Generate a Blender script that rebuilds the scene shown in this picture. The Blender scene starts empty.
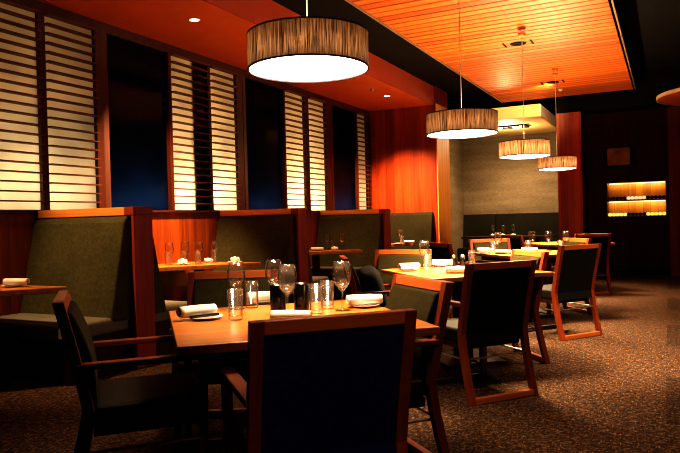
import bpy, bmesh, math, random
from mathutils import Vector, Matrix
random.seed(7)
PI = math.pi
SC = bpy.context.scene
COL = SC.collection

# ------------------------------------------------------------------ materials
def new_mat(name):
    m = bpy.data.materials.new(name); m.use_nodes = True
    nt = m.node_tree; nt.nodes.clear()
    out = nt.nodes.new('ShaderNodeOutputMaterial')
    return m, nt, out

def N(nt, t, **kw):
    n = nt.nodes.new(t)
    for k, v in kw.items():
        if k in n.inputs: n.inputs[k].default_value = v
        else: setattr(n, k, v)
    return n

def col(c): return (c[0], c[1], c[2], 1.0)

def plain(name, c, rough=.5, metal=0., spec=.5, emit=None, es=0.):
    m, nt, out = new_mat(name)
    b = N(nt, 'ShaderNodeBsdfPrincipled', **{'Base Color': col(c), 'Roughness': rough, 'Metallic': metal, 'Specular IOR Level': spec})
    if emit:
        b.inputs['Emission Color'].default_value = col(emit); b.inputs['Emission Strength'].default_value = es
    nt.links.new(b.outputs[0], out.inputs[0])
    return m

def wood(name, dark, light, axis=2, rough=.35, scale=1., board=None, spec=.5, dist=.4):
    """grain stretched along one axis; optional boards (axis across, width)"""
    m, nt, out = new_mat(name)
    tc = N(nt, 'ShaderNodeTexCoord')
    mp = N(nt, 'ShaderNodeMapping')
    s = [26*scale]*3; s[axis] = 1.3*scale
    mp.inputs['Scale'].default_value = s
    nt.links.new(tc.outputs['Object'], mp.inputs[0])
    n1 = N(nt, 'ShaderNodeTexNoise', Scale=1.0, Detail=5.0, Roughness=.62, Distortion=dist)
    nt.links.new(mp.outputs[0], n1.inputs['Vector'])
    r = N(nt, 'ShaderNodeValToRGB')
    r.color_ramp.elements[0].position = .28; r.color_ramp.elements[0].color = col(dark)
    r.color_ramp.elements[1].position = .72; r.color_ramp.elements[1].color = col(light)
    nt.links.new(n1.outputs['Fac'], r.inputs[0])
    b = N(nt, 'ShaderNodeBsdfPrincipled', Roughness=rough, **{'Specular IOR Level': spec})
    last = r.outputs[0]
    if board:
        ax, w, off = board
        sx = N(nt, 'ShaderNodeSeparateXYZ'); nt.links.new(tc.outputs['Object'], sx.inputs[0])
        ad = N(nt, 'ShaderNodeMath', operation='ADD'); ad.inputs[1].default_value = off
        nt.links.new(sx.outputs[ax], ad.inputs[0])
        dv = N(nt, 'ShaderNodeMath', operation='DIVIDE'); dv.inputs[1].default_value = w
        nt.links.new(ad.outputs[0], dv.inputs[0])
        fl = N(nt, 'ShaderNodeMath', operation='FLOOR'); nt.links.new(dv.outputs[0], fl.inputs[0])
        wn = N(nt, 'ShaderNodeTexWhiteNoise', noise_dimensions='1D'); nt.links.new(fl.outputs[0], wn.inputs['W'])
        mr = N(nt, 'ShaderNodeMapRange'); mr.inputs['To Min'].default_value = .68; mr.inputs['To Max'].default_value = 1.2
        nt.links.new(wn.outputs['Value'], mr.inputs[0])
        fr = N(nt, 'ShaderNodeMath', operation='FRACT'); nt.links.new(dv.outputs[0], fr.inputs[0])
        gt = N(nt, 'ShaderNodeMath', operation='GREATER_THAN'); gt.inputs[1].default_value = .035
        nt.links.new(fr.outputs[0], gt.inputs[0])
        g2 = N(nt, 'ShaderNodeMapRange'); g2.inputs['To Min'].default_value = .35; g2.inputs['To Max'].default_value = 1.
        nt.links.new(gt.outputs[0], g2.inputs[0])
        ml = N(nt, 'ShaderNodeMath', operation='MULTIPLY'); nt.links.new(mr.outputs[0], ml.inputs[0]); nt.links.new(g2.outputs[0], ml.inputs[1])
        vm = N(nt, 'ShaderNodeVectorMath', operation='SCALE'); nt.links.new(r.outputs[0], vm.inputs[0]); nt.links.new(ml.outputs[0], vm.inputs['Scale'])
        last = vm.outputs[0]
    nt.links.new(last, b.inputs['Base Color'])
    bp = N(nt, 'ShaderNodeBump', Strength=.08, Distance=.002)
    nt.links.new(n1.outputs['Fac'], bp.inputs['Height']); nt.links.new(bp.outputs[0], b.inputs['Normal'])
    nt.links.new(b.outputs[0], out.inputs[0])
    return m

def fabric(name, a, b_, scale=60., rough=.9, spec=.2, bump=.15, stretch=(1, 1, 1)):
    m, nt, out = new_mat(name)
    tc = N(nt, 'ShaderNodeTexCoord'); mp = N(nt, 'ShaderNodeMapping'); mp.inputs['Scale'].default_value = stretch
    nt.links.new(tc.outputs['Object'], mp.inputs[0])
    n1 = N(nt, 'ShaderNodeTexNoise', Scale=scale, Detail=3.0); nt.links.new(mp.outputs[0], n1.inputs['Vector'])
    n2 = N(nt, 'ShaderNodeTexNoise', Scale=scale*.06, Detail=3.0); nt.links.new(mp.outputs[0], n2.inputs['Vector'])
    av = N(nt, 'ShaderNodeMath', operation='MULTIPLY_ADD'); av.inputs[1].default_value = .5
    nt.links.new(n1.outputs['Fac'], av.inputs[0])
    hv = N(nt, 'ShaderNodeMath', operation='MULTIPLY'); hv.inputs[1].default_value = .5; nt.links.new(n2.outputs['Fac'], hv.inputs[0])
    nt.links.new(hv.outputs[0], av.inputs[2])
    r = N(nt, 'ShaderNodeValToRGB')
    r.color_ramp.elements[0].position = .35; r.color_ramp.elements[0].color = col(a)
    r.color_ramp.elements[1].position = .65; r.color_ramp.elements[1].color = col(b_)
    nt.links.new(av.outputs[0], r.inputs[0])
    b = N(nt, 'ShaderNodeBsdfPrincipled', Roughness=rough, **{'Specular IOR Level': spec})
    nt.links.new(r.outputs[0], b.inputs['Base Color'])
    bp = N(nt, 'ShaderNodeBump', Strength=bump, Distance=.003)
    nt.links.new(n1.outputs['Fac'], bp.inputs['Height']); nt.links.new(bp.outputs[0], b.inputs['Normal'])
    nt.links.new(b.outputs[0], out.inputs[0])
    return m

M = {}
M['wall_wood'] = wood('red_panel_wood', (.15, .026, .006), (.35, .080, .014), 2, .38, .6, board=(1, .16, .03))
M['end_wood'] = wood('end_panel_wood', (.15, .016, .004), (.35, .052, .010), 2, .36, .6, board=(0, .165, .03))
M['bar_wood'] = wood('bar_panel_wood', (.028, .0045, .0022), (.055, .0085, .0035), 2, .6, .6, spec=.15, board=(0, .21, .03))
M['frame_wood'] = wood('window_frame_wood', (.035, .008, .004), (.075, .016, .007), 2, .4, 1.)
M['mullion_wood'] = wood('brown_mullion_wood', (.050, .016, .009), (.095, .030, .015), 2, .5, 1.)
M['slat_wood'] = wood('slat_wood', (.10, .024, .007), (.17, .042, .011), 1, .5, 1.)
M['cap_wood'] = wood('booth_cap_wood', (.66, .25, .05), (.95, .40, .09), 0, .33, .8)
M['post_wood'] = wood('booth_post_wood', (.20, .026, .010), (.38, .055, .018), 2, .45, .8)
M['table_wood'] = wood('table_wood', (.22, .070, .013), (.52, .195, .036), 0, .30, .9, dist=.8)
M['chair_wood'] = wood('chair_wood', (.105, .019, .006), (.19, .038, .010), 2, .33, 1.)
M['chair_rail_wood'] = wood('chair_rail_wood', (.27, .068, .016), (.44, .125, .028), 0, .33, 1.)
M['arm_wood'] = wood('armrest_wood', (.11, .028, .008), (.2, .052, .013), 1, .33, 1.)
M['dark_wood'] = wood('dark_base_wood', (.012, .005, .003), (.03, .010, .005), 2, .4, 1.)
M['ceil_wood'] = wood('ceiling_slat_wood', (.48, .105, .010), (.74, .185, .019), 0, .52, .5, board=(1, .155, .02))
M['soffit'] = fabric('soffit_paint', (.45, .085, .016), (.54, .108, .02), 4., .5, .3, .0)
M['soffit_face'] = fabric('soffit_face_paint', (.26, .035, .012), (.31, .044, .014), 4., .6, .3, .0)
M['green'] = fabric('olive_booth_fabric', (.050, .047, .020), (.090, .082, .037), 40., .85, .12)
M['green_shaded'] = fabric('shaded_olive_booth_fabric', (.012, .011, .005), (.022, .020, .009), 40., .85, .1)  # darker copy of the booth fabric: shade on the end bench put into colour
M['green_seat'] = fabric('olive_seat_fabric', (.13, .125, .09), (.19, .18, .135), 40., .75, .3)
M['olive'] = fabric('olive_chair_leather', (.020, .016, .005), (.034, .027, .008), 30., .7, .12)
M['seat_black'] = fabric('black_seat_leather', (.007, .006, .004), (.014, .011, .008), 30., .6, .2)
M['navy'] = fabric('blue_lit_chair_back', (.006, .007, .055), (.010, .012, .098), 50., .9, .04)  # blue cast of light on the nearest chair back, put into the colour
M['back_black'] = fabric('black_brown_chair_back', (.006, .0055, .006), (.012, .010, .009), 50., .9, .06)
M['cream_paint'] = fabric('cream_paint', (.78, .56, .27), (.82, .60, .30), 3., .7, .2, .0)
M['white_paint'] = plain('white_paint', (.8, .78, .74), .6)
M['black'] = plain('black_paint', (.006, .0055, .005), .85, spec=.15)
M['black_cloth'] = fabric('black_cloth', (.005, .005, .005), (.010, .009, .009), 40., .9, .1)
M['black_gloss'] = plain('black_gloss', (.006, .006, .007), .18)
M['steel'] = plain('brushed_steel', (.72, .70, .66), .28, 1.)
M['trim_metal'] = plain('pale_trim_metal', (.42, .30, .18), .45, .6)
M['linen'] = fabric('white_linen', (.60, .57, .51), (.68, .65, .59), 90., .85, .2, .1)
M['china'] = plain('white_china', (.86, .84, .80), .22)
M['cable'] = plain('pale_cable', (.75, .68, .55), .5)
M['grey_wall'] = fabric('grey_textured_wall', (.088, .066, .042), (.185, .143, .09), 14., .8, .12, .35, (1, 1, 6))
M['far_green'] = fabric('dark_banquette_fabric', (.009, .008, .005), (.016, .014, .009), 30., .8, .06)
M['tile'] = fabric('dark_floor_tile', (.03, .02, .014), (.05, .034, .024), 3., .45, .4, .0)
M['red_pillar'] = wood('red_pillar_wood', (.26, .034, .010), (.44, .060, .015), 2, .42, .6, board=(0, .12, .02))
M['lit_orange_jamb'] = wood('lit_orange_jamb_wood', (.42, .17, .04), (.58, .26, .065), 2, .55, .6, spec=.15)  # paler wood stands in for light falling on the wall's return
M['disc_wood'] = wood('disc_wood', (.20, .028, .008), (.28, .042, .010), 0, .45, .5)

def carpet_mat():
    m, nt, out = new_mat('woven_carpet')
    tc = N(nt, 'ShaderNodeTexCoord')
    mp = N(nt, 'ShaderNodeMapping'); mp.inputs['Rotation'].default_value = (0, 0, .12); mp.inputs['Scale'].default_value = (14, 46, 20)
    nt.links.new(tc.outputs['Object'], mp.inputs[0])
    n1 = N(nt, 'ShaderNodeTexNoise', Scale=1.6, Detail=4.0, Roughness=.75); nt.links.new(mp.outputs[0], n1.inputs['Vector'])
    mp2 = N(nt, 'ShaderNodeMapping'); mp2.inputs['Rotation'].default_value = (0, 0, .12); mp2.inputs['Scale'].default_value = (46, 14, 20)
    nt.links.new(tc.outputs['Object'], mp2.inputs[0])
    n2 = N(nt, 'ShaderNodeTexNoise', Scale=1.6, Detail=4.0, Roughness=.75); nt.links.new(mp2.outputs[0], n2.inputs['Vector'])
    mx = N(nt, 'ShaderNodeMath', operation='MAXIMUM'); nt.links.new(n1.outputs['Fac'], mx.inputs[0]); nt.links.new(n2.outputs['Fac'], mx.inputs[1])
    r = N(nt, 'ShaderNodeValToRGB')
    e = r.color_ramp.elements
    e[0].position = .49; e[0].color = col((.022, .011, .007))
    e[1].position = .74; e[1].color = col((.50, .32, .15))
    k = e.new(.59); k.color = col((.105, .060, .034))
    nt.links.new(mx.outputs[0], r.inputs[0])
    # base colour darkened in repeating squares on the aisle side
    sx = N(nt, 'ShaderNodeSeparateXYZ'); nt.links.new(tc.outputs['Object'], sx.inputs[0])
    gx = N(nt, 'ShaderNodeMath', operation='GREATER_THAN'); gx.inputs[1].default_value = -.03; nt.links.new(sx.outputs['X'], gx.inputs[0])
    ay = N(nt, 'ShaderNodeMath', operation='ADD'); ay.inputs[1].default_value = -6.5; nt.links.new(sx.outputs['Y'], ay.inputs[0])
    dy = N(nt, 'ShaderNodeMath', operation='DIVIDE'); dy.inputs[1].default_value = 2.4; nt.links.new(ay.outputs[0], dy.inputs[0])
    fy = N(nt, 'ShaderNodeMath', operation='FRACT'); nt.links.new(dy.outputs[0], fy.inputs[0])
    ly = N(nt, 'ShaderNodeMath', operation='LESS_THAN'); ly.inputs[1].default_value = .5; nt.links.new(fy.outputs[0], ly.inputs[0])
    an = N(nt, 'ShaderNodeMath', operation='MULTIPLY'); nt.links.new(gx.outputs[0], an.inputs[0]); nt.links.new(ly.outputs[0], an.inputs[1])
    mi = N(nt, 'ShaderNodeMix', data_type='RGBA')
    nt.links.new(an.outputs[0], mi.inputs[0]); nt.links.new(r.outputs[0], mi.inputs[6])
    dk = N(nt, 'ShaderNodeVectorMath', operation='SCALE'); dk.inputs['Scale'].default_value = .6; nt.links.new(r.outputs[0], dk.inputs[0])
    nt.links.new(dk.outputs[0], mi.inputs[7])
    b = N(nt, 'ShaderNodeBsdfPrincipled', Roughness=.95, **{'Specular IOR Level': .1})
    nt.links.new(mi.outputs[2], b.inputs['Base Color'])
    bp = N(nt, 'ShaderNodeBump', Strength=.4, Distance=.006); nt.links.new(mx.outputs[0], bp.inputs['Height']); nt.links.new(bp.outputs[0], b.inputs['Normal'])
    nt.links.new(b.outputs[0], out.inputs[0])
    return m
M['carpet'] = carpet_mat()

def glassware(name='clear_glassware', tint=(1, 1, 1), body=.022):
    m, nt, out = new_mat(name)
    lw = N(nt, 'ShaderNodeLayerWeight', Blend=.5)
    rp = N(nt, 'ShaderNodeValToRGB'); e = rp.color_ramp.elements
    e[0].position = .35; e[0].color = (.97, .97, .97, 1); e[1].position = .97; e[1].color = (.16, .13, .11, 1)
    nt.links.new(lw.outputs['Facing'], rp.inputs[0])
    tr = N(nt, 'ShaderNodeBsdfTransparent'); nt.links.new(rp.outputs[0], tr.inputs[0])
    gl = N(nt, 'ShaderNodeBsdfGlossy', Roughness=.03, Color=col((1, .96, .9)))
    tl = N(nt, 'ShaderNodeBsdfTranslucent', Color=col((.9, .82, .7)))
    pw = N(nt, 'ShaderNodeMath', operation='POWER'); pw.inputs[1].default_value = 3.
    nt.links.new(lw.outputs['Facing'], pw.inputs[0])
    mr = N(nt, 'ShaderNodeMapRange'); mr.inputs['To Min'].default_value = .028; mr.inputs['To Max'].default_value = .55
    nt.links.new(pw.outputs[0], mr.inputs[0])
    m1 = N(nt, 'ShaderNodeMixShader'); nt.links.new(mr.outputs[0], m1.inputs[0]); nt.links.new(tr.outputs[0], m1.inputs[1]); nt.links.new(gl.outputs[0], m1.inputs[2])
    m2 = N(nt, 'ShaderNodeMixShader'); m2.inputs[0].default_value = body
    nt.links.new(m1.outputs[0], m2.inputs[1]); nt.links.new(tl.outputs[0], m2.inputs[2])
    nt.links.new(m2.outputs[0], out.inputs[0])
    return m
M['glass'] = glassware()

def shade_mat():
    m, nt, out = new_mat('brown_string_shade')
    tc = N(nt, 'ShaderNodeTexCoord'); mp = N(nt, 'ShaderNodeMapping'); mp.inputs['Scale'].default_value = (210, 210, 6)
    nt.links.new(tc.outputs['Object'], mp.inputs[0])
    n = N(nt, 'ShaderNodeTexNoise', Scale=1., Detail=3., Roughness=.7); nt.links.new(mp.outputs[0], n.inputs['Vector'])
    r = N(nt, 'ShaderNodeValToRGB'); r.color_ramp.elements[0].position = .38; r.color_ramp.elements[0].color = col((.030, .014, .009))
    r.color_ramp.elements[1].position = .68; r.color_ramp.elements[1].color = col((.56, .43, .31))
    nt.links.new(n.outputs['Fac'], r.inputs[0])
    t = N(nt, 'ShaderNodeBsdfTranslucent'); d = N(nt, 'ShaderNodeBsdfDiffuse')
    nt.links.new(r.outputs[0], t.inputs[0]); nt.links.new(r.outputs[0], d.inputs[0])
    x = N(nt, 'ShaderNodeMixShader'); x.inputs[0].default_value = .5
    nt.links.new(t.outputs[0], x.inputs[1]); nt.links.new(d.outputs[0], x.inputs[2]); nt.links.new(x.outputs[0], out.inputs[0])
    return m
M['shade'] = shade_mat()

def emit(name, c, s):
    m, nt, out = new_mat(name)
    e = N(nt, 'ShaderNodeEmission', Color=col(c), Strength=s); nt.links.new(e.outputs[0], out.inputs[0])
    return m
M['diffuser'] = emit('lit_diffuser', (1., .93, .84), 5.)
M['lamp_glow'] = emit('lit_lamp', (1., .86, .66), 9.)

def frosted(name, c, gloss=.04):
    m, nt, out = new_mat(name)
    tc = N(nt, 'ShaderNodeTexCoord'); n = N(nt, 'ShaderNodeTexNoise', Scale=2.2, Detail=2.)
    nt.links.new(tc.outputs['Object'], n.inputs['Vector'])
    r = N(nt, 'ShaderNodeValToRGB'); r.color_ramp.elements[0].position = .3; r.color_ramp.elements[1].position = .7
    r.color_ramp.elements[0].color = col([x*.75 for x in c]); r.color_ramp.elements[1].color = col(c)
    nt.links.new(n.outputs['Fac'], r.inputs[0])
    t = N(nt, 'ShaderNodeBsdfTranslucent'); nt.links.new(r.outputs[0], t.inputs[0])
    g = N(nt, 'ShaderNodeBsdfGlossy', Roughness=.12, Color=col((.8, .8, .8)))
    x = N(nt, 'ShaderNodeMixShader'); x.inputs[0].default_value = gloss
    nt.links.new(t.outputs[0], x.inputs[1]); nt.links.new(g.outputs[0], x.inputs[2]); nt.links.new(x.outputs[0], out.inputs[0])
    return m
M['frosted'] = frosted('frosted_pane', (.9, .84, .72))
M['night_glass'] = frosted('dark_blue_pane', (.075, .10, .135), .02)

# ------------------------------------------------------------------ mesh helpers
def bx(bm, x0, x1, y0, y1, z0, z1):
    v = [bm.verts.new(p) for p in ((x0,y0,z0),(x1,y0,z0),(x1,y1,z0),(x0,y1,z0),(x0,y0,z1),(x1,y0,z1),(x1,y1,z1),(x0,y1,z1))]
    for f in ((0,3,2,1),(4,5,6,7),(0,1,5,4),(1,2,6,5),(2,3,7,6),(3,0,4,7)): bm.faces.new([v[i] for i in f])

def sweep(bm, path, wx, wy_dirs):
    """path of (y,z), rectangular section: half width wx about x0; wy_dirs thickness in y"""
    pass

def strip(bm, x0, x1, pts):
    """prism between x0 and x1 of a closed (y,z) outline"""
    a = [bm.verts.new((x0, y, z)) for y, z in pts]; b = [bm.verts.new((x1, y, z)) for y, z in pts]
    n = len(pts)
    bm.faces.new(a); bm.faces.new(b[::-1])
    for i in range(n):
        j = (i+1) % n
        bm.faces.new((a[j], a[i], b[i], b[j]))

def prism_z(bm, pts, z0, z1):
    a = [bm.verts.new((x, y, z0)) for x, y in pts]; b = [bm.verts.new((x, y, z1)) for x, y in pts]
    n = len(pts); bm.faces.new(a[::-1]); bm.faces.new(b)
    for i in range(n):
        j = (i+1) % n
        bm.faces.new((a[i], a[j], b[j], b[i]))

def lathe(bm, prof, seg=24, axis=None, closed=False):
    rings = []
    for r, z in prof:
        if r < 1e-6: rings.append([bm.verts.new((0, 0, z))])
        else: rings.append([bm.verts.new((r*math.cos(2*PI*i/seg), r*math.sin(2*PI*i/seg), z)) for i in range(seg)])
    pairs = list(zip(rings[:-1], rings[1:]))
    if closed: pairs.append((rings[-1], rings[0]))
    for a, b in pairs:
        for i in range(seg):
            j = (i+1) % seg
            if len(a) == 1 and len(b) == 1: continue
            if len(a) == 1: bm.faces.new((a[0], b[j], b[i]))
            elif len(b) == 1: bm.faces.new((a[i], a[j], b[0]))
            else: bm.faces.new((a[i], a[j], b[j], b[i]))

def rod(bm, p, q, r, seg=8):
    p, q = Vector(p), Vector(q); d = q-p; l = d.length
    rot = d.to_track_quat('Z', 'Y').to_matrix().to_4x4(); rot.translation = (p+q)/2
    bmesh.ops.create_cone(bm, cap_ends=True, segments=seg, radius1=r, radius2=r, depth=l, matrix=rot)

def obj(name, bm, mat, parent=None, loc=(0,0,0), rz=0., smooth=False, bevel=0., segs=2, kind=None, label=None, cat=None, group=None):
    bmesh.ops.recalc_face_normals(bm, faces=bm.faces[:])
    me = bpy.data.meshes.new(name); bm.to_mesh(me); bm.free()
    o = bpy.data.objects.new(name, me); COL.objects.link(o)
    if mat: me.materials.append(mat)
    o.location = loc; o.rotation_euler = (0, 0, rz)
    if parent: o.parent = parent
    if smooth:
        for p in me.polygons: p.use_smooth = True
    if bevel:
        b = o.modifiers.new('bevel', 'BEVEL'); b.width = bevel; b.segments = segs; b.limit_method = 'ANGLE'; b.angle_limit = .6
    if kind: o['kind'] = kind
    if label: o['label'] = label
    if cat: o['category'] = cat
    if group: o['group'] = group
    return o

def thing(name, label=None, cat=None, loc=(0,0,0), rz=0., group=None, kind=None):
    o = bpy.data.objects.new(name, None); COL.objects.link(o); o.empty_display_size = .1
    o.location = loc; o.rotation_euler = (0, 0, rz)
    if label: o['label'] = label
    if cat: o['category'] = cat
    if group: o['group'] = group
    if kind: o['kind'] = kind
    return o

def dup(root, loc, rz, label, group=None):
    r = root.copy(); COL.objects.link(r); r.location = loc; r.rotation_euler = (0, 0, rz)
    r['label'] = label
    if group: r['group'] = group
    for ch in list(root.children):
        c = ch.copy(); COL.objects.link(c); c.parent = r
        for g in list(ch.children):
            d = g.copy(); COL.objects.link(d); d.parent = c
    return r

def box_obj(name, b, mat, **kw):
    bm = bmesh.new(); bx(bm, *b); return obj(name, bm, mat, **kw)

def struct(name, b, mat, **kw): return box_obj(name, b, mat, kind='structure', **kw)

# ------------------------------------------------------------------ the setting
WX = -5.15          # window wall
SILL, HEAD, SOF = 1.36, 3.18, 3.28
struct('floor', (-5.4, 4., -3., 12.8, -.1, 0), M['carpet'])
struct('trim_1', (-1.4, 4., 12.8, 13.62, -.1, .004), M['tile'])          # tiled strip before the bar
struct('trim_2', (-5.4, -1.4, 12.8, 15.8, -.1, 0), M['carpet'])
struct('ceiling', (-5.6, 4., -3., 16., 3.62, 3.72), M['black'])
struct('wall_left', (WX-.12, WX, -3., 11.65, 0, SILL-.03), M['wall_wood'])
struct('trim_3', (WX-.14, WX+.035, -3., 11.65, SILL-.03, SILL), M['frame_wood'], bevel=.004)      # window sill
struct('trim_4', (WX-.12, WX+.02, -3., 11.65, HEAD, SOF), M['frame_wood'])                          # window head
struct('wall_back', (-5.4, 4., -3.1, -3., 0, 3.62), M['bar_wood'])
struct('wall_right', (4., 4.1, -3., 16., 0, 3.62), M['bar_wood'])
# dropped soffit over the booths, with its red upstand face
struct('trim_5', (WX-.12, -3.85, -3., 11.65, SOF, 3.62), M['soffit'])
struct('trim_6', (-3.85, -3.83, -3., 12.4, SOF, 3.62), M['soffit_face'])
# panelled end wall and its return, coloured paler as if lit
struct('wall_end', (WX-.12, -3.8, 11.65, 12.4, 0, 3.62), M['end_wood'])
struct('trim_7', (-3.8, -3.785, 11.65, 12.4, 0, 3.3), M['lit_orange_jamb'])
# alcove
struct('wall_alcove_left', (-4.5, -4.4, 12.4, 15.5, 0, 3.62), M['grey_wall'])
struct('wall_alcove', (-4.5, -1.5, 15.5, 15.6, 0, 3.62), M['grey_wall'])
struct('wall_alcove_right', (-1.75, -1.65, 13.6, 15.5, 0, 3.62), M['grey_wall'])
struct('trim_8', (-4.4, -2.12, 12.82, 15.5, 3.06, 3.30), M['cream_paint'], bevel=.01)               # cream bulkhead
struct('trim_12', (-2.12, -2.112, 12.83, 15.49, 3.07, 3.29), M['white_paint'])  # thin white sheet added to paint the bulkhead side as lit
struct('trim_9', (-1.87, -1.43, 13.1, 13.6, 0, 3.12), M['red_pillar'])                               # red pillar
struct('trim_10', (-1.87, 4., 13.12, 13.7, 3.12, 3.62), M['black'])                                  # black bulkhead over the bar
# bar wall with the recessed bottle niche
NX0, NX1, NZ0, NZ1, NY = -1.05, -.01, 1.11, 1.78, 13.62
bm = bmesh.new()
bx(bm, -1.43, NX0, NY, NY+.3, .12, 3.12); bx(bm, NX1, 4., NY, NY+.3, .12, 3.12)
bx(bm, NX0, NX1, NY, NY+.3, .12, NZ0); bx(bm, NX0, NX1, NY, NY+.3, NZ1, 3.12)
obj('wall_bar', bm, M['bar_wood'], kind='structure')
struct('baseboard_bar', (-1.43, 4., NY-.01, NY+.3, .0, .12), M['black'])
struct('trim_11', (.03, .6, NY-.1, NY, .0, 3.12), wood('bar_pier_wood', (.10, .014, .006), (.17, .024, .009), 2, .45, .6))

# ------------------------------------------------------------------ windows of the left wall
def slat_screen(bm, y0, y1):
    n = 21; p = (HEAD-SILL)/n
    for i in range(1, n+1):
        z = SILL + p*i - .004
        bx(bm, WX-.004, WX+.072, y0, y1, z-.011, z)

def slat_window(i, y0, m0, m1, y1, yend):
    w = thing('window_%d' % i, kind='structure')
    bm = bmesh.new(); slat_screen(bm, y0, m0); slat_screen(bm, m1, y1)
    obj('slat_screen', bm, M['slat_wood'], w)
    bm = bmesh.new(); bx(bm, WX-.05, WX+.03, m0, m1, SILL, HEAD); obj('mullion', bm, M['frame_wood'], w)
    bm = bmesh.new(); bx(bm, WX-.05, WX+.03, y0-.05, y0, SILL, HEAD); bx(bm, WX-.05, WX+.03, y1, yend, SILL, HEAD)
    obj('window_frame', bm, M['frame_wood'], w)
    bm = bmesh.new(); bx(bm, WX-.016, WX-.01, y0+.001, y1-.001, SILL, HEAD); obj('pane', bm, M['frosted'], w)

def glass_window(i, y0, y1):
    w = thing('window_%d' % i, kind='structure')
    bm = bmesh.new(); bx(bm, WX-.03, WX-.024, y0, y1, SILL, HEAD); obj('pane', bm, M['night_glass'], w)
    bm = bmesh.new(); bx(bm, WX-.1, WX+.03, y0-.07, y0, SILL, HEAD)
    obj('window_frame', bm, M['mullion_wood'], w)

slat_window(1, 3.40, 4.16, 4.23, 4.82, 4.91)
slat_window(2, 5.95, 6.62, 6.68, 7.23, 7.37)
slat_window(3, 8.48, 9.06, 9.20, 9.77, 9.96)
slat_window(4, 11.05, 11.45, 11.50, 11.56, 11.65)
glass_window(5, 4.98, 5.90)
glass_window(6, 7.45, 8.43)
glass_window(7, 10.04, 11.0)
glass_window(8, 2.45, 3.35)
for k, y in enumerate((3.36, 4.945, 5.925, 7.41, 8.455, 10., 11.03)):
    struct('trim_%d' % (20+k), (WX-1.1, WX-.1, y-.012, y+.012, SILL-.3, HEAD+.2), M['black'])   # unseen fins added outside to keep the window lights apart
# black box added outside the second window to darken a band of its pane
struct('trim_30', (WX-.075, WX-.03, 6.37, 6.655, SILL-.2, HEAD+.1), M['black'])

def area(name, loc, rot, sx, sy, e, c, shape='RECTANGLE', spread=PI):
    l = bpy.data.lights.new(name, 'AREA'); l.shape = shape; l.size = sx
    if shape in ('RECTANGLE', 'ELLIPSE'): l.size_y = sy
    l.energy = e; l.color = c; l.spread = spread
    o = bpy.data.objects.new(name, l); COL.objects.link(o); o.location = loc; o.rotation_euler = rot
    return o

def spot(name, loc, target, e, c, angle, blend=.5, r=.03):
    l = bpy.data.lights.new(name, 'SPOT'); l.energy = e; l.color = c; l.spot_size = math.radians(angle); l.spot_blend = blend; l.shadow_soft_size = r
    o = bpy.data.objects.new(name, l); COL.objects.link(o); o.location = loc
    o.rotation_euler = (Vector(target)-Vector(loc)).to_track_quat('-Z', 'Y').to_euler()
    return o

def point(name, loc, e, c, r=.05):
    l = bpy.data.lights.new(name, 'POINT'); l.energy = e; l.color = c; l.shadow_soft_size = r
    o = bpy.data.objects.new(name, l); COL.objects.link(o); o.location = loc
    return o

# street light outside, behind the frosted panes (brighter near the ground)
for y0, y1, k in ((3.4, 4.82, .5), (5.95, 7.23, 1.25), (8.48, 9.77, 1.35), (11.05, 11.56, .9)):
    w = y1-y0
    area('street_glow', (WX-.9, (y0+y1)/2, (SILL+HEAD)/2), (0, -PI/2, 0), 1.8, w*.9, 3.4*k*w, (1., .54, .22))
    area('street_lamp_light', (WX-.55, (y0+y1)/2, SILL+.12), (0, -PI/2-.35, 0), .25, w*.85, 5.4*k*w, (1., .82, .56))
for y0, y1, k in ((2.45, 3.35, 1.), (4.98, 5.9, 1.), (7.45, 8.43, .6), (10.04, 11., .6)):
    area('dusk_glow', (WX-.32, (y0+y1)/2, SILL-.02), (0, -PI/2-.1, 0), .2, (y1-y0)*.9, 6.*k, (.55, .75, 1.))

# ------------------------------------------------------------------ slatted ceiling raft
PZ, PX0, PX1, PY0, PY1 = 3.38, -2.82, -.46, -1., 12.78
t = thing('ceiling_raft', 'long suspended timber raft of narrow orange boards above the pendant lamps', 'ceiling panel', ((PX0+PX1)/2, 6., PZ))
ox, oy = (PX0+PX1)/2, 6.
bm = bmesh.new()
y = PY0
while y < PY1-.02:
    bx(bm, PX0+.03-ox, PX1-.05-ox, y-oy, min(y+.132, PY1)-oy, 0, .02); y += .155
obj('board_panel', bm, M['ceil_wood'], t)
bm = bmesh.new(); bx(bm, PX0+.03-ox, PX1-.05-ox, PY0-oy, PY1-oy, .022, .05); obj('backing', bm, M['black'], t)
for x0, x1 in ((PX0-ox, PX0+.014-ox), (PX1-.02-ox, PX1-ox)):
    bm = bmesh.new(); bx(bm, x0, x1, PY0-oy, PY1-oy, -.012, .06); obj('edge_trim', bm, M['trim_metal'], t)
for hy in (0., 4., 8., 11.5):
    for hx in (PX0+.3, PX1-.3):
        bm = bmesh.new(); bx(bm, hx-.02-ox, hx+.02-ox, hy-.02-oy, hy+.02-oy, .05, .24); obj('hanger', bm, M['black'], t)

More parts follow.
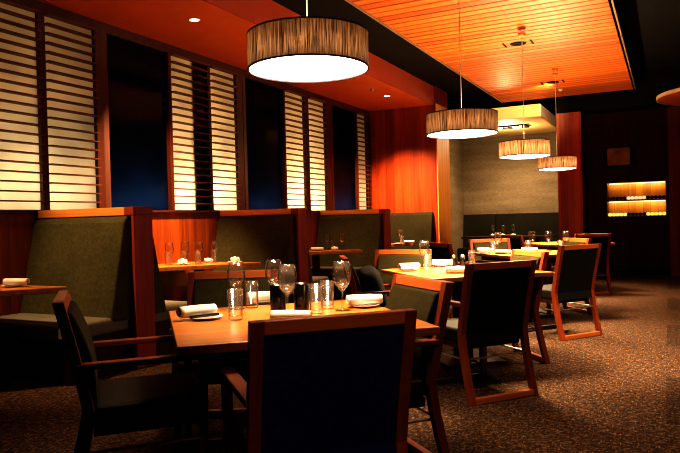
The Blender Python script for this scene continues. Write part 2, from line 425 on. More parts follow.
def raft_light(y, label):
    t = thing('ceiling_light', label, 'ceiling light', (-1.66, y, PZ), 0, 'recessed fittings in the timber raft')
    bm = bmesh.new(); lathe(bm, [(0, -.004), (.055, -.004), (.085, -.012), (.1, -.006), (.1, 0), (0, 0)], 20)
    for v in bm.verts: v.co.x *= 1.0
    obj('louvre', bm, M['black'], t, smooth=True)
    for s in (-1, 1):
        bm = bmesh.new(); bx(bm, s*.17-.011, s*.17+.011, -.11, .11, -.006, 0); obj('slot', bm, M['black'], t)
raft_light(8.5, 'dark recessed ceiling fitting between two slots, nearer one on the timber raft')
raft_light(11.3, 'dark recessed ceiling fitting between two slots, farther one on the timber raft')
t = thing('sprinkler', 'small pale sprinkler head in the timber raft beyond the farther fitting', 'sprinkler', (-1.64, 12., PZ))
bm = bmesh.new(); lathe(bm, [(0, -.035), (.03, -.035), (.034, -.028), (.012, -.02), (.012, -.008), (.04, -.006), (.04, 0), (0, 0)], 12); obj('head', bm, M['white_paint'], t, smooth=True)
t = thing('sprinkler', 'small sprinkler head in the red soffit beside the far downlight', 'sprinkler', (-4.2, 9.66, SOF))
bm = bmesh.new(); lathe(bm, [(0, -.03), (.028, -.03), (.03, -.024), (.012, -.018), (.012, -.008), (.035, -.006), (.035, 0), (0, 0)], 12); obj('head', bm, M['trim_metal'], t, smooth=True)

# soffit downlights
def downlight(x, y, z, label, e=60, tgt=None, angle=75, glow=True, c=(1., .62, .30)):
    t = thing('downlight', label, 'downlight', (x, y, z), 0, 'downlights')
    bm = bmesh.new(); lathe(bm, [(.042, 0), (.042, -.004), (.058, -.006), (.062, 0)], 20, closed=True); obj('trim_ring', bm, M['white_paint'], t, smooth=True)
    bm = bmesh.new(); lathe(bm, [(0, -.003), (.042, -.003), (.042, -.001), (0, -.001)], 20); obj('lamp', bm, M['lamp_glow'], t)
    spot('downlight_beam', (x, y, z-.02), tgt or (x, y, 0), e, c, angle, .9, .03)
downlight(-4.5, 2.65, SOF, 'round downlight in the soffit above the nearest booth', 215, (-4.2, 3.95, .5), angle=50)
downlight(-4.29, 5.36, SOF, 'bright round downlight in the soffit left of the big pendant', 800, (-5.15, 5.45, .8), angle=66)
downlight(-4.25, 7.9, SOF, 'round downlight in the soffit hidden behind the big pendant', 165, (-4.5, 7.9, 0), angle=92)
downlight(-4.23, 10.35, SOF, 'bright round downlight in the soffit before the panelled end wall', 900, (-4.4, 11.4, .2), angle=84)

# alcove light with two lamps under the cream bulkhead
t = thing('ceiling_light', 'black framed twin lamp fitting under the cream bulkhead', 'ceiling light', (-2.98, 13.9, 3.06))
bm = bmesh.new()
for a in ((-.42, .42, -.2, -.15), (-.42, .42, .15, .2), (-.42, -.37, -.15, .15), (.37, .42, -.15, .15), (-.03, .03, -.15, .15)): bx(bm, a[0], a[1], a[2], a[3], -.03, 0)
bx(bm, -.37, .37, -.15, .15, -.004, 0)
obj('frame', bm, M['black'], t)
for s in (-1, 1):
    bm = bmesh.new(); lathe(bm, [(0, -.045), (.06, -.045), (.09, -.03), (.1, -.006), (0, -.006)], 18)
    o = obj('lamp', bm, M['lamp_glow'], t, loc=(s*.2, 0, 0), smooth=True)
point('alcove_lamp_light', (-2.98, 13.9, 2.85), 42, (1., .72, .38), .06)
spot('raft_fill_beam', (-1.66, 11.3, 3.34), (-2.7, 12.9, 3.1), 95, (1., .60, .27), 70, .8, .03)  # spot added at the far fitting to brighten the bulkhead front
spot('raft_fill_beam', (-1.66, 8.5, 3.34), (-3.78, 12.05, 1.7), 420, (1., .72, .40), 24, .9, .03)  # fill spot added at the near fitting to brighten the jamb strip
spot('alcove_beam', (-2.75, 13.9, 2.98), (-2.6, 15.2, 0), 150, (1., .72, .42), 110, .8, .05)
spot('alcove_beam', (-3.2, 13.9, 2.98), (-3.6, 15.2, 0), 100, (1., .74, .46), 110, .8, .05)

# round timber ceiling disc over the bar, right edge of the frame
t = thing('ceiling_disc', 'round red timber ceiling disc with pale rim at the right edge', 'ceiling panel', (.83, 11.0, 2.87))
bm = bmesh.new(); lathe(bm, [(0, 0), (.93, 0), (.93, .03), (0, .03)], 48); obj('board_panel', bm, M['disc_wood'], t)
bm = bmesh.new(); lathe(bm, [(.93, -.006), (.955, -.006), (.955, .045), (.93, .045)], 48, closed=True); obj('edge_trim', bm, M['trim_metal'], t)
bm = bmesh.new(); rod(bm, (0, 0, .03), (0, 0, .75), .02); obj('hanger', bm, M['black'], t)

# ------------------------------------------------------------------ pendants
def pendant_base():
    t = thing('pendant_lamp', 'x', 'pendant lamp')
    H, R_ = .168, .30
    bm = bmesh.new(); lathe(bm, [(R_, .0), (R_, H), (R_-.004, H), (R_-.004, 0)], 64, closed=True)
    s = obj('lamp_shade', bm, M['shade'], t, smooth=False)
    for p in s.data.polygons: p.use_smooth = True
    for z in (0., H):
        bm = bmesh.new(); lathe(bm, [(R_-.006, z-.003), (R_+.002, z-.003), (R_+.002, z+.004), (R_-.006, z+.004)], 64, closed=True); obj('shade_rim', bm, M['frame_wood'], s)
    bm = bmesh.new(); lathe(bm, [(0, -.022), (.1, -.0195), (.2, -.011), (.26, -.003), (R_-.008, .004), (R_-.008, .010), (0, .010)], 64); obj('diffuser', bm, M['diffuser'], t, smooth=True)
    bm = bmesh.new()
    for k in range(3):
        a = k*2*PI/3+.4; rod(bm, (0, 0, H-.01), ((R_-.005)*math.cos(a), (R_-.005)*math.sin(a), H-.006), .003, 6)
    rod(bm, (0, 0, H-.06), (0, 0, H+.03), .014, 10)
    obj('shade_carrier', bm, M['steel'], t)
    return t
pend = pendant_base()
PEND = [(-1.585, 2.86, 1.95, 'largest and nearest brown drum pendant lamp, over the front table'),
        (-1.54, 5.42, 1.895, 'second brown drum pendant lamp, before the orange wall end'),
        (-1.48, 7.80, 1.88, 'third brown drum pendant lamp, before the grey alcove wall'),
        (-1.47, 10.26, 1.875, 'smallest and farthest brown drum pendant lamp, before the red pillar')]
for i, (x, y, z, lab) in enumerate(PEND):
    if i == 0: o = pend; o.location = (x, y, z); o['label'] = lab; o['group'] = 'drum pendants over the tables'
    else: o = dup(pend, (x, y, z), .3*i, lab, 'drum pendants over the tables'); o.scale = ((1, .99, .96, .92)[i],)*2+(1,)
    bm = bmesh.new(); rod(bm, (0, 0, .18), (0, 0, PZ-z), .004, 6); obj('cable', bm, M['cable'], o)
    bm = bmesh.new(); lathe(bm, [(0, PZ-z-.03), (.04, PZ-z-.03), (.05, PZ-z), (0, PZ-z)], 16); obj('ceiling_rose', bm, M['ceil_wood'], o, smooth=True)
    area('pendant_down', (x, y, z-.026), (0, 0, 0), .54, .54, (12, 62, 56, 48)[i], (1., .70, .40), 'DISK', math.radians((94, 106, 106, 106)[i]))
    point('pendant_bulb', (x, y, z+.09), (30, 42, 150, 80)[i], (1., .71, .42), .04)

# ------------------------------------------------------------------ booths
def booth_divider(y, label):
    t = thing('booth_divider', label, 'booth divider', (WX, y, 0), 0, 'wooden dividers between booths')
    L = 1.19
    bm = bmesh.new(); bx(bm, .002, L-.02, -.07, .07, 0, 1.28); obj('core_panel', bm, M['post_wood'], t)
    bm = bmesh.new(); bx(bm, L-.03, L, -.11, .11, 0, 1.282); obj('end_post', bm, M['post_wood'], t, bevel=.004)
    bm = bmesh.new(); bx(bm, .04, L-.1, -.115, .115, 1.282, 1.352); obj('cap', bm, M['cap_wood'], t, bevel=.004)
    bm = bmesh.new(); bx(bm, L-.1, L+.004, -.115, .115, 1.283, 1.352); obj('shaded_cap_end', bm, M['post_wood'], t, bevel=.004)  # darker wood here paints the weaker light on the cap's end
DIV = (4.2, 6.9, 9.6)
booth_divider(4.2, 'nearest wooden booth divider with orange cap and wide red end post')
booth_divider(6.9, 'second wooden booth divider with orange cap, behind the front table')
booth_divider(9.6, 'farthest wooden booth divider with orange cap, before the panelled end wall')

def booth_bench(y, sgn, label, top=1.275, L=1.12, off=.075, cloth='green'):
    """sgn +1: sits on the far side of y, -1: on the near side"""
    t = thing('booth_bench', label, 'booth bench', (WX+.01, y, 0), 0, 'upholstered booth benches')
    s = sgn
    bm = bmesh.new()
    strip(bm, .02, L, [(s*off, .40), (s*off, top), (s*(off+.05), top+.0), (s*(off+.085), top-.05), (s*(off+.25), .46), (s*(off+.25), .40)])
    obj('backrest', bm, M[cloth], t, bevel=.018, segs=3)
    bm = bmesh.new(); bx(bm, .02, L, min(s*(off+.05), s*(off+.70)), max(s*(off+.05), s*(off+.70)), .33, .455)
    obj('seat', bm, M['green_seat'], t, bevel=.03, segs=3)
    bm = bmesh.new(); bx(bm, .02, L-.02, min(s*(off+.01), s*(off+.66)), max(s*(off+.01), s*(off+.66)), 0, .33); obj('base', bm, M['dark_wood'], t)
booth_bench(4.2, -1, 'large olive booth bench against the near side of the nearest divider')
booth_bench(4.2, 1, 'booth bench on the far side of the nearest divider, only its side and seat showing')
booth_bench(6.9, -1, 'olive booth bench against the near side of the second divider')
booth_bench(6.9, 1, 'booth bench hidden on the far side of the second divider')
booth_bench(9.6, -1, 'olive booth bench against the near side of the farthest divider')
booth_bench(11.65, -1, 'olive booth bench against the panelled end wall', 1.30, 1.26, .01, 'green_shaded')

def booth_table(y0, label, d=.86):
    t = thing('booth_table', label, 'booth table', (WX, y0, 0), 0, 'angled booth tables at the windows')
    bm = bmesh.new(); prism_z(bm, [(.004, 0), (.38, 0), (1.11, d-.02), (1.09, d), (.004, d)], .705, .75)
    obj('tabletop', bm, M['table_wood'], t, bevel=.004)
    bm = bmesh.new(); bx(bm, .45, .53, d*.62-.04, d*.62+.04, .03, .705); obj('pedestal', bm, M['dark_wood'], t)
    bm = bmesh.new(); bx(bm, .3, .68, d*.62-.16, d*.62+.16, 0, .03); obj('foot_plate', bm, M['dark_wood'], t, bevel=.006)
booth_table(2.62, 'angled wooden booth table at the left edge with one napkin showing')
booth_table(5.25, 'angled wooden booth table between the first two dividers, set with four glasses')
booth_table(7.95, 'angled wooden booth table behind the second divider with two wine glasses')
booth_table(10.1, 'angled wooden booth table before the panelled end wall')

# alcove banquettes
def banquette(x0, x1, label):
    t = thing('banquette', label, 'banquette', ((x0+x1)/2, 15.5, 0), 0, 'dark banquettes along the grey alcove wall')
    w = (x1-x0)/2-.006
    bm = bmesh.new(); strip(bm, -w, w, [(-.004, .40), (-.004, 1.24), (-.08, 1.24), (-.2, .46), (-.2, .40)]); obj('backrest', bm, M['far_green'], t, bevel=.015)
    bm = bmesh.new(); bx(bm, -w, w, -.68, -.05, .33, .46); obj('seat', bm, M['far_green'], t, bevel=.025)
    bm = bmesh.new(); bx(bm, -w, w, -.64, -.01, 0, .33); obj('base', bm, M['dark_wood'], t)
banquette(-4.4, -3.62, 'left dark banquette in the far alcove corner')
banquette(-3.62, -1.76, 'right dark banquette under the grey alcove wall')

# ------------------------------------------------------------------ free tables
TA = math.radians(43)
def square_table(c, label, size=1.05):
    t = thing('dining_table', label, 'dining table', (c[0], c[1], 0), TA, 'square dining tables turned diagonally')
    h = size/2
    bm = bmesh.new(); bx(bm, -h, h, -h, h, .715, .75); obj('tabletop', bm, M['table_wood'], t, bevel=.004)
    bm = bmesh.new(); bx(bm, -h+.12, h-.12, -h+.12, h-.12, .66, .715); obj('apron', bm, M['dark_wood'], t)
    bm = bmesh.new(); bx(bm, -.06, .06, -.06, .06, .03, .66); obj('pedestal', bm, M['dark_wood'], t)
    bm = bmesh.new(); bx(bm, -.26, .26, -.26, .26, 0, .03); obj('foot_plate', bm, M['dark_wood'], t, bevel=.008)
TC = [(-1.585, 2.605), (-1.545, 5.32), (-1.50, 8.0), (-1.46, 10.7)]
square_table(TC[0], 'nearest square wooden table set with four place settings')
square_table(TC[1], 'second square wooden table behind the small olive chair')
square_table(TC[2], 'third square wooden table beyond the black backed chair')
square_table(TC[3], 'farthest square wooden table before the red pillar')
t = thing('dining_table', 'small dark table before the alcove banquette with three glasses', 'dining table', (-3.1, 14.35, 0))
bm = bmesh.new(); bx(bm, -.95, .95, -.35, .35, .705, .75); obj('tabletop', bm, M['dark_wood'], t, bevel=.004)
for s in (-1, 1):
    bm = bmesh.new(); bx(bm, s*.6-.05, s*.6+.05, -.05, .05, .03, .705); bx(bm, s*.6-.2, s*.6+.2, -.22, .22, 0, .03); obj('pedestal', bm, M['dark_wood'], t)

# ------------------------------------------------------------------ chairs (origin: middle of the top rail dropped to the floor; faces local +y)
W2 = .275
def yb(z):   # y of the rear upright centre at height z (0 = top rail)
    if z < .44: return .105 - .095*(1-z/.44)**1.3
    return .105 - .105*((z-.44)/.46)**1.1
def make_chair():
    t = thing('dining_chair', 'x', 'dining chair')
    zs = [0, .1, .2, .32, .44, .56, .68, .8, .9]
    for s in (-1, 1):
        bm = bmesh.new()
        pts = [(yb(z)-.022, z) for z in zs] + [(yb(z)+.022, z) for z in zs[::-1]]
        x0, x1 = sorted((s*W2, s*(W2-.042)))
        strip(bm, x0, x1, pts); obj('leg', bm, M['chair_wood'], t, bevel=.003)
        bm = bmesh.new()
        strip(bm, *sorted((s*W2, s*(W2-.038))), [(.535, 0), (.572, 0), (.585, .618), (.548, .618)]); obj('leg', bm, M['chair_wood'], t, bevel=.003)
        bm = bmesh.new()
        strip(bm, *sorted((s*(W2+.006), s*(W2-.046))), [(yb(.63)-.0, .62), (yb(.63), .645), (.60, .645), (.60, .62)]); obj('armrest', bm, M['arm_wood'], t, bevel=.004)
    bm = bmesh.new(); strip(bm, -W2+.042, W2-.042, [(yb(.86)-.022, .855), (yb(.9)-.022, .9), (yb(.9)+.022, .9), (yb(.86)+.022, .855)]); obj('top_rail', bm, M['chair_rail_wood'], t, bevel=.003)
    bm = bmesh.new(); bx(bm, -W2+.042, W2-.042, yb(0)-.02, yb(0)+.02, .004, .042); obj('floor_rail', bm, M['chair_rail_wood'], t, bevel=.003)
    bm = bmesh.new(); bx(bm, -W2+.038, W2-.038, .537, .572, .004, .04); obj('floor_rail', bm, M['dark_wood'], t, bevel=.003)
    zz = [.37, .44, .56, .68, .8, .853]
    bm = bmesh.new(); strip(bm, -W2+.045, W2-.045, [(yb(z)-.016, z) for z in zz] + [(yb(z)+.0, z) for z in zz[::-1]]); obj('back_panel', bm, M['back_black'], t)
    bm = bmesh.new(); strip(bm, -W2+.045, W2-.045, [(yb(z)+.001, z) for z in [.45]+zz[2:]] + [(yb(z)+.034+.03*math.sin(PI*(z-.45)/.42), z) for z in [.85, .8, .74, .68, .62, .56, .5, .455]]); obj('backrest', bm, M['olive'], t, bevel=.01)
    bm = bmesh.new(); bx(bm, -W2+.03, W2-.03, .12, .59, .375, .465)
    obj('seat', bm, M['seat_black'], t, bevel=.025, segs=3)
    bm = bmesh.new(); bx(bm, -W2+.045, W2-.045, .12, .56, .335, .376); obj('seat_frame', bm, M['dark_wood'], t)
    bm = bmesh.new(); rod(bm, (-W2+.03, yb(.25), .28), (W2-.03, yb(.25), .28), .006); rod(bm, (-W2+.02, .1, .28), (-W2+.02, .55, .28), .006); rod(bm, (W2-.02, .1, .28), (W2-.02, .55, .28), .006)
    obj('stretcher', bm, M['steel'], t)
    return t
chair0 = make_chair()
CHAIRS = [  # rail middle x, y, facing azimuth, label, group
 (-.94, 1.83, 136, 'nearest dining chair, its navy tinted back filling the foreground'),
 (-2.37, 2.00, 47, 'dark dining armchair seen from the side at the lower left'),
 (-2.42, 3.33, -60, 'dining chair behind the front table facing the camera, beside the booth'),
 (-1.10, 3.085, 228, 'dining chair with olive back at the right corner of the front table'),
 (-.965, 4.25, 142, 'dining chair with plain black back standing in the aisle right of centre'),
 (-1.04, 5.63, 219, 'dining chair with olive back just behind the black backed chair'),
 (-2.26, 5.84, -86, 'dining chair with orange framed olive back behind the second table'),
 (-2.33, 4.70, 30, 'dining armchair at the left of the second table, half hidden by wine glasses'),
 (-.755, 6.66, 145, 'dining chair with dark back in a bright red frame, rightmost near the aisle'),
 (-1.0, 8.45, 220, 'dining chair behind the red framed aisle chair, only its top rail showing'),
 (-2.10, 8.55, -56, 'dining chair with olive back behind the third table'),
 (-2.40, 7.34, 46, 'dining chair at the left of the third table with dark red top rail'),
 (-.98, 10.2, 122, 'farthest dining chair at the aisle, dark back before the bar'),
 (-2.15, 10.1, 46, 'small black backed dining chair at the farthest table'),
]
for i, (x, y, az, lab) in enumerate(CHAIRS):
    rz = math.radians(az-90)
    if i == 0:
        chair0.location = (x, y, 0); chair0.rotation_euler = (0, 0, rz); chair0['label'] = lab; chair0['group'] = 'wood framed dining chairs'
    else: dup(chair0, (x, y, 0), rz, lab, 'wood framed dining chairs')
for ch in chair0.children:          # bluish light on the nearest chair's back is put into its colour
    if ch.name.startswith('back_panel'):
        ch.material_slots[0].link = 'OBJECT'; ch.material_slots[0].material = M['navy']; ch['label'] = 'upholstered rear panel with bluish light painted in navy'

# ------------------------------------------------------------------ tableware
TZ = .7505
def proto_wine():
    bm = bmesh.new()
    out = [(.0, 0), (.037, 0), (.039, .003), (.012, .007), (.0048, .016), (.0042, .092), (.013, .101), (.037, .128), (.047, .160), (.0455, .195), (.0385, .243)]
    inn = [(.0372, .243), (.044, .195), (.0455, .160), (.0355, .13), (.0, .108)]
    lathe(bm, out+inn, 24); return bm
def proto_tumbler():
    bm = bmesh.new()
    lathe(bm, [(0, 0), (.030, 0), (.0325, .004), (.0365, .142), (.035, .142), (.030, .018), (0, .016)], 24); return bm
def proto_plate():
    bm = bmesh.new()
    lathe(bm, [(0, 0), (.05, 0), (.056, .006), (.082, .012), (.083, .014), (.056, .010), (0, .005)], 32); return bm
def proto_napkin():
    bm = bmesh.new()
    n, turns, L = 60, 2.72, .18
    pts = []
    for i in range(n+1):
        a = turns*2*PI*i/n; r = .011+.021*i/n
        pts.append((r*math.cos(a)*1.12, r*math.sin(a)*.86))
    K = 8
    rows = []
    for k in range(K+1):
        u = k/K; sc = 1 - .22*(abs(u-.5)*0) - .25*max(0, u-.55)
        wob = .004*math.sin(5*u)
        rows.append([bm.verts.new((L*(u-.5), y*sc+wob, z*sc + .028)) for y, z in pts])
    for a, b in zip(rows[:-1], rows[1:]):
        for i in range(len(pts)-1): bm.faces.new((a[i], a[i+1], b[i+1], b[i]))
    return bm
def proto_ball():
    bm = bmesh.new(); bmesh.ops.create_icosphere(bm, subdivisions=3, radius=.04)
    for v in bm.verts:
        p = v.co; k = 1+.16*math.sin(9*p.x/.04+2*p.z/.04)+.1*math.sin(7*p.y/.04)
        v.co = Vector((p.x*k*1.25, p.y*k, max(p.z, -.028)*.8*k+.0225))
    return bm

protos = {}
def inst(key, name, bmf, mat, cat, x, y, z, rz, label, group, solid=0., smooth=True, sc=1.):
    if key not in protos:
        o = obj(name, bmf(), mat, smooth=smooth)
        if solid:
            m = o.modifiers.new('thickness', 'SOLIDIFY'); m.thickness = solid; m.offset = 0
        protos[key] = o
    else:
        o = protos[key].copy(); COL.objects.link(o)
    o.location = (x, y, z); o.rotation_euler = (0, 0, rz); o.scale = (sc, sc, sc)
    o['label'] = label; o['category'] = cat; o['group'] = group
    return o
def wine(x, y, label, g, rz=0): return inst('w', 'wine_glass', proto_wine, M['glass'], 'wine glass', x, y, TZ, rz, label, 'wine glasses on '+g)
def tumbler(x, y, label, g): return inst('t', 'water_tumbler', proto_tumbler, M['glass'], 'water glass', x, y, TZ, 0, label, 'water tumblers on '+g)
def plate(x, y, label, g): return inst('p', 'side_plate', proto_plate, M['china'], 'plate', x, y, TZ, 0, label, 'side plates on '+g)
def napkin(x, y, az, label, g, on_plate=True): return inst('n', 'rolled_napkin', proto_napkin, M['linen'], 'napkin', x, y, TZ+(.012 if on_plate else .001), math.radians(az), label, 'rolled napkins on '+g, .0025)
def ball(x, y, az, label, g, on_plate=True): return inst('b', 'folded_napkin', proto_ball, M['linen'], 'napkin', x, y, TZ+(.012 if on_plate else .001), math.radians(az), label, 'folded napkins on '+g)

g = 'the front table'
wine(-2.0, 2.78, 'wine glass behind a tumbler at the left of the front table', g)
wine(-1.91, 3.0, 'wine glass standing behind the black holder on the front table', g)
wine(-1.62, 2.66, 'wine glass with full stem showing, centre front of the front table', g)
wine(-1.45, 2.90, 'wine glass before the right napkin on the front table', g)
tumbler(-1.79, 2.475, 'water tumbler before the leftmost wine glass, nearest on the front table', g)
tumbler(-1.955, 2.85, 'water tumbler right of the leftmost wine glass on the front table', g)
tumbler(-1.52, 2.76, 'larger looking water tumbler at the front right of the front table', g)
tumbler(-1.55, 2.93, 'water tumbler behind the rightmost wine glass stem on the front table', g)
plate(-1.95, 2.455, 'white side plate under the left napkin on the front table', g)
napkin(-1.99, 2.445, 66, 'white rolled napkin with dark cutlery at the left of the front table', g)
plate(-2.03, 3.05, 'white side plate at the far side of the front table', g)
napkin(-2.0, 3.03, 45, 'white rolled napkin seen through glasses at the far side of the front table', g)
plate(-1.40, 3.05, 'white side plate under the right napkin on the front table', g)
napkin(-1.395, 3.04, 38, 'white rolled napkin at the right of the front table', g)
napkin(-1.50, 2.49, 20, 'white rolled napkin tip showing over the nearest chair back', g, False)
t = thing('cutlery', 'dark knife and fork laid along the left napkin', 'cutlery', (-1.945, 2.425, TZ+.013), math.radians(66))
bm = bmesh.new(); bx(bm, -.06, .085, -.012, -.004, 0, .012); obj('knife', bm, M['black_gloss'], t, bevel=.002)
bm = bmesh.new(); bx(bm, -.06, .08, .0, .008, 0, .012); obj('fork', bm, M['black_gloss'], t, bevel=.002)
bm = bmesh.new(); lathe(bm, [(0, 0), (.036, 0), (.038, .004), (.038, .138), (.036, .142), (.034, .142), (.034, .02), (0, .02)], 24)
o = obj('candle_holder', bm, M['black_gloss'], None, (-1.70, 2.70, TZ), smooth=True, label='black cylindrical holder between the wine glasses on the front table', cat='candle holder')

o2 = o.copy(); COL.objects.link(o2); o2.location = (-1.62, 2.79, TZ); o2['label'] = 'black cylindrical holder behind the centre wine glass on the front table'
o['label'] = 'black cylindrical holder left of the centre wine glass on the front table'; o['group'] = o2['group'] = 'black holders on the front table'
# dark soft cushion on the left armchair of the second table
bm = bmesh.new(); bmesh.ops.create_icosphere(bm, subdivisions=4, radius=1.)
for v in bm.verts:
    p = v.co; q = [math.copysign(abs(a)**.62, a) for a in p]
    v.co = Vector((q[0]*.25, q[1]*.075*(1+.3*(1-abs(q[0]))), q[2]*.17*(1-.06*math.sin(5*p.x))))
ob = obj('cushion', bm, M['black_cloth'], None, (-2.13, 4.80, .645), math.radians(-60), smooth=True, label='black soft rounded cushion propped on the armchair behind the right wine glass', cat='cushion')
ob.rotation_euler = (.28, 0, math.radians(-60))
g = 'the second table'
wine(-1.93, 5.50, 'wine glass behind a tumbler on the second table', g)
tumbler(-1.79, 5.18, 'water tumbler before the wine glass on the second table', g)
tumbler(-1.61, 5.89, 'water tumbler beside the dark grinders on the second table', g)
plate(-1.98, 5.22, 'white side plate at the left corner of the second table', g)
napkin(-1.98, 5.24, 45, 'white rolled napkin at the left corner of the second table', g)
plate(-1.86, 5.70, 'white side plate at the far side of the second table', g)
napkin(-1.83, 5.70, 8, 'white rolled napkin lying flat at the far side of the second table', g)
napkin(-1.50, 5.05, 8, 'white rolled napkin just left of the black backed chair', g, False)
for dx, lab in ((0, 'left dark grinder with shiny cap on the second table'), (.07, 'right dark grinder with shiny cap on the second table')):
    t = thing('pepper_mill', lab, 'pepper mill', (-1.75+dx, 5.785+dx*.6, TZ), 0, 'dark grinders on the second table')
    bm = bmesh.new(); lathe(bm, [(0, 0), (.024, 0), (.026, .01), (.02, .05), (.024, .075), (.018, .08), (0, .08)], 16); obj('body', bm, M['black_gloss'], t, smooth=True)
    bm = bmesh.new(); lathe(bm, [(0, .08), (.016, .08), (.019, .09), (.012, .102), (0, .105)], 16); obj('cap', bm, M['steel'], t, smooth=True)

g = 'the third table'
wine(-1.87, 8.05, 'left wine glass on the third table', g)
wine(-1.52, 8.40, 'wine glass left of centre on the third table', g)
wine(-1.33, 8.42, 'tallest looking wine glass right of centre on the third table', g)
wine(-1.10, 8.25, 'rightmost wine glass on the third table', g)
tumbler(-1.87, 7.82, 'leftmost water tumbler on the third table', g)
tumbler(-1.52, 8.12, 'water tumbler at the middle of the third table', g)
tumbler(-1.14, 8.08, 'rightmost water tumbler on the third table', g)
plate(-1.98, 7.85, 'white side plate at the left of the third table', g)
napkin(-1.98, 7.85, 10, 'white rolled napkin at the left corner of the third table', g)
plate(-1.48, 7.85, 'white side plate at the middle of the third table', g)
napkin(-1.46, 7.85, 15, 'white rolled napkin at the middle of the third table', g)
napkin(-1.72, 7.66, 5, 'white rolled napkin at the near left of the third table', g, False)

g = 'the booth table set for four'
bt = [(-4.92, 5.60), (-4.90, 5.84), (-4.64, 5.76), (-4.62, 6.02)]
for (x, y), lab in zip(bt, ('first from the left', 'second from the left', 'third from the left', 'rightmost')):
    wine(x-.02, y+.03, 'wine glass on the booth table by the orange wall, '+lab, g)
    tumbler(x+.03, y-.05, 'water tumbler on the booth table by the orange wall, '+lab, g)
plate(-4.76, 5.63, 'white plate between the tumblers on the booth table by the orange wall', g)
ball(-4.76, 5.63, 0, 'crumpled white napkin left on the booth table by the orange wall', g)
ball(-4.66, 5.95, 60, 'round white napkin standing between glasses on that booth table', g, False)
plate(-4.33, 6.0, 'white plate at the right end of the booth table by the orange wall', g)
ball(-4.33, 6.0, 20, 'crumpled white napkin at the right of the booth table by the orange wall', g)

g = 'the booth table behind the second divider'
wine(-4.56, 8.66, 'left wine glass on the booth table behind the second divider', g)
wine(-4.36, 8.76, 'right wine glass on the booth table behind the second divider', g)
tumbler(-4.46, 8.64, 'water tumbler between two wine glasses on the booth table behind the second divider', g)
napkin(-4.62, 8.46, 20, 'white rolled napkin left of the glasses behind the second divider', g, False)
ball(-4.40, 8.58, 10, 'crumpled white napkin under the glasses behind the second divider', g, False)

g = 'the booth table by the end wall'
wine(-4.24, 10.84, 'lone wine glass on the booth table by the panelled end wall', g)
tumbler(-4.19, 10.78, 'lone water tumbler on the booth table by the panelled end wall', g)
napkin(-4.08, 10.85, 10, 'white rolled napkin on the booth table by the panelled end wall', g, False)
plate(-4.22, 10.70, 'white plate on the booth table by the panelled end wall', g)

g = 'the nearest booth table'
napkin(-4.46, 3.36, 25, 'white rolled napkin on the booth table at the left edge', g, True)
plate(-4.50, 3.36, 'white plate under the napkin at the left edge', g)

g = 'the alcove table'
for x, lab in ((-3.42, 'left'), (-3.2, 'middle'), (-2.98, 'right')):
    wine(x, 14.3, lab+' wine glass on the dark alcove table', g)
    ball(x+.02, 14.16, 30, lab+' white napkin on the dark alcove table', g, False)

# ------------------------------------------------------------------ bar niche, bottles, picture
t = thing('wine_niche', 'backlit wooden wine niche with two bottle shelves in the dark bar wall', 'wine shelf', ((NX0+NX1)/2, NY, NZ0))
w = (NX1-NX0)/2; hz = NZ1-NZ0
niche_w = wood('niche_wood', (.42, .17, .035), (.62, .28, .06), 2, .5, .6, board=(0, .13, .02))
bm = bmesh.new(); bx(bm, -w+.001, w-.001, .28, .3, 0, hz); obj('back_board', bm, niche_w, t)
bm = bmesh.new(); bx(bm, -w+.001, -w+.012, .01, .28, 0, hz); bx(bm, w-.012, w-.001, .01, .28, 0, hz); bx(bm, -w+.012, w-.012, .01, .28, hz-.012, hz-.001); obj('lining', bm, M['dark_wood'], t)
SH = .305
bm = bmesh.new(); bx(bm, -w+.012, w-.012, .01, .28, SH, SH+.022); obj('shelf', bm, M['dark_wood'], t)
bm = bmesh.new(); bx(bm, -w+.012, w-.012, .01, .28, .001, .015); obj('shelf', bm, M['dark_wood'], t)
for z in (hz-.02, SH-.006):
    bm = bmesh.new(); bx(bm, -w+.03, w-.03, .235, .26, z-.008, z); obj('light_strip', bm, emit('niche_strip_%d' % int(z*100), (1., .62, .25), 3.), t)
    area('niche_light', ((NX0+NX1)/2, NY+.2, NZ0+z-.012), (.5, 0, 0), .98, .03, .95, (1., .60, .24))

def bottle_bm():
    bm = bmesh.new()   # lying with its base towards the room
    lathe(bm, [(0, .0), (.02, .002), (.03, .0), (.0335, .006), (.0335, .13), (.03, .15), (.014, .18), (.013, .215), (0, .215)], 14)
    for v in bm.verts: v.co = Vector((v.co.x, v.co.z, v.co.y))
    return bm
bmat = {'pale': plain('glowing_pale_bottle', (.62, .55, .12), .2, emit=(1., .78, .16), es=.42), 'dark': plain('dark_bottle', (.02, .018, .010), .15), 'cream': plain('glowing_cream_bottle', (.70, .60, .30), .25, emit=(1., .86, .5), es=.30)}  # pale and cream glass emits a little, imitating light passing through it
num = ['first', 'second', 'third', 'fourth', 'fifth', 'sixth', 'seventh', 'eighth', 'ninth', 'tenth', 'eleventh', 'twelfth', 'thirteenth', 'fourteenth', 'fifteenth']
bp = {}
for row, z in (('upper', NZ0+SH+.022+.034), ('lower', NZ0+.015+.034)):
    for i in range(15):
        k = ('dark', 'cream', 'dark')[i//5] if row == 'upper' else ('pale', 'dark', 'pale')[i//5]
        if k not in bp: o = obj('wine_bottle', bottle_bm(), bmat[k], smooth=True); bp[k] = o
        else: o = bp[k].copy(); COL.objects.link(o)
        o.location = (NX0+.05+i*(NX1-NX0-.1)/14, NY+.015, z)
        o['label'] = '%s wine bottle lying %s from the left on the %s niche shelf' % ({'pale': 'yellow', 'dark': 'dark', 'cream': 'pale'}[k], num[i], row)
        o['category'] = 'bottle'; o['group'] = 'bottles on the %s niche shelf' % row
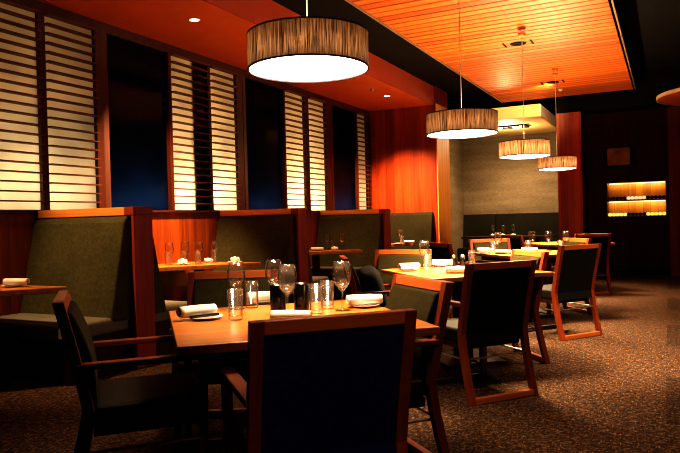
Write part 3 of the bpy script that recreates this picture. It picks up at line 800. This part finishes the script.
# no lamp at the bottle bases; their glow is emission in the bottle materials
t = thing('picture', 'dark framed picture with a dim brown sheen above the wine niche', 'picture', (-.82, NY, 2.07))
bm = bmesh.new(); bx(bm, -.26, .26, -.03, -.002, 0, .39); bx(bm, -.23, .23, -.034, -.03, .03, .36)
obj('frame', bm, M['black'], t)
bm = bmesh.new(); bx(bm, -.2, .2, -.037, -.034, .03, .36); obj('canvas', bm, fabric('sheen_brown_canvas', (.10, .055, .022), (.40, .24, .10), 5., .4, .4, .1), t)  # brown sheen on the picture is painted into the canvas colour

# ------------------------------------------------------------------ remaining lamps and an added fill
spot('aisle_or_fill_beam', (.35, 5.6, 3.55), (.0, 6.3, 0), 760, (1., .72, .46), 54, .9, .06)
spot('aisle_or_fill_beam', (-.3, 9.5, 3.55), (-.35, 10.0, 0), 130, (1., .55, .25), 70, .9, .06)
spot('aisle_or_fill_beam', (.5, .3, 3.55), (-.72, 1.72, .75), 110, (1., .66, .40), 24, .9, .06)  # unseen fill spot added behind the camera to lift the nearest chair back
spot('aisle_or_fill_beam', (.7, 3., 3.55), (.1, 3.7, 0), 95, (1., .72, .46), 80, .9, .06)

w = bpy.data.worlds.new('dim_room'); SC.world = w; w.use_nodes = True
w.node_tree.nodes['Background'].inputs[0].default_value = (1., .55, .35, 1)
w.node_tree.nodes['Background'].inputs[1].default_value = .003

# ------------------------------------------------------------------ camera
yaw, pitch, roll = math.radians(26.61), math.radians(-.60), math.radians(-1.48)
F = Vector((-math.sin(yaw)*math.cos(pitch), math.cos(yaw)*math.cos(pitch), math.sin(pitch)))
R0 = Vector((math.cos(yaw), math.sin(yaw), 0)); U0 = R0.cross(F)
Rv = R0*math.cos(roll)+U0*math.sin(roll); Uv = -R0*math.sin(roll)+U0*math.cos(roll)
cd = bpy.data.cameras.new('camera'); co = bpy.data.objects.new('camera', cd); COL.objects.link(co)
mt = Matrix((( Rv.x, Uv.x, -F.x, 0), (Rv.y, Uv.y, -F.y, 0), (Rv.z, Uv.z, -F.z, 1.2), (0, 0, 0, 1)))
co.matrix_world = mt
cd.sensor_fit = 'HORIZONTAL'; cd.sensor_width = 36.; cd.lens = 654.7/680*36.; cd.clip_start = .05
SC.camera = co

SC.cycles.pixel_filter_type = 'BLACKMAN_HARRIS'; SC.cycles.filter_width = 1.1
SC.view_settings.view_transform = 'Standard'
try: SC.view_settings.look = 'High Contrast'
except Exception: pass
SC.view_settings.exposure = 0.9
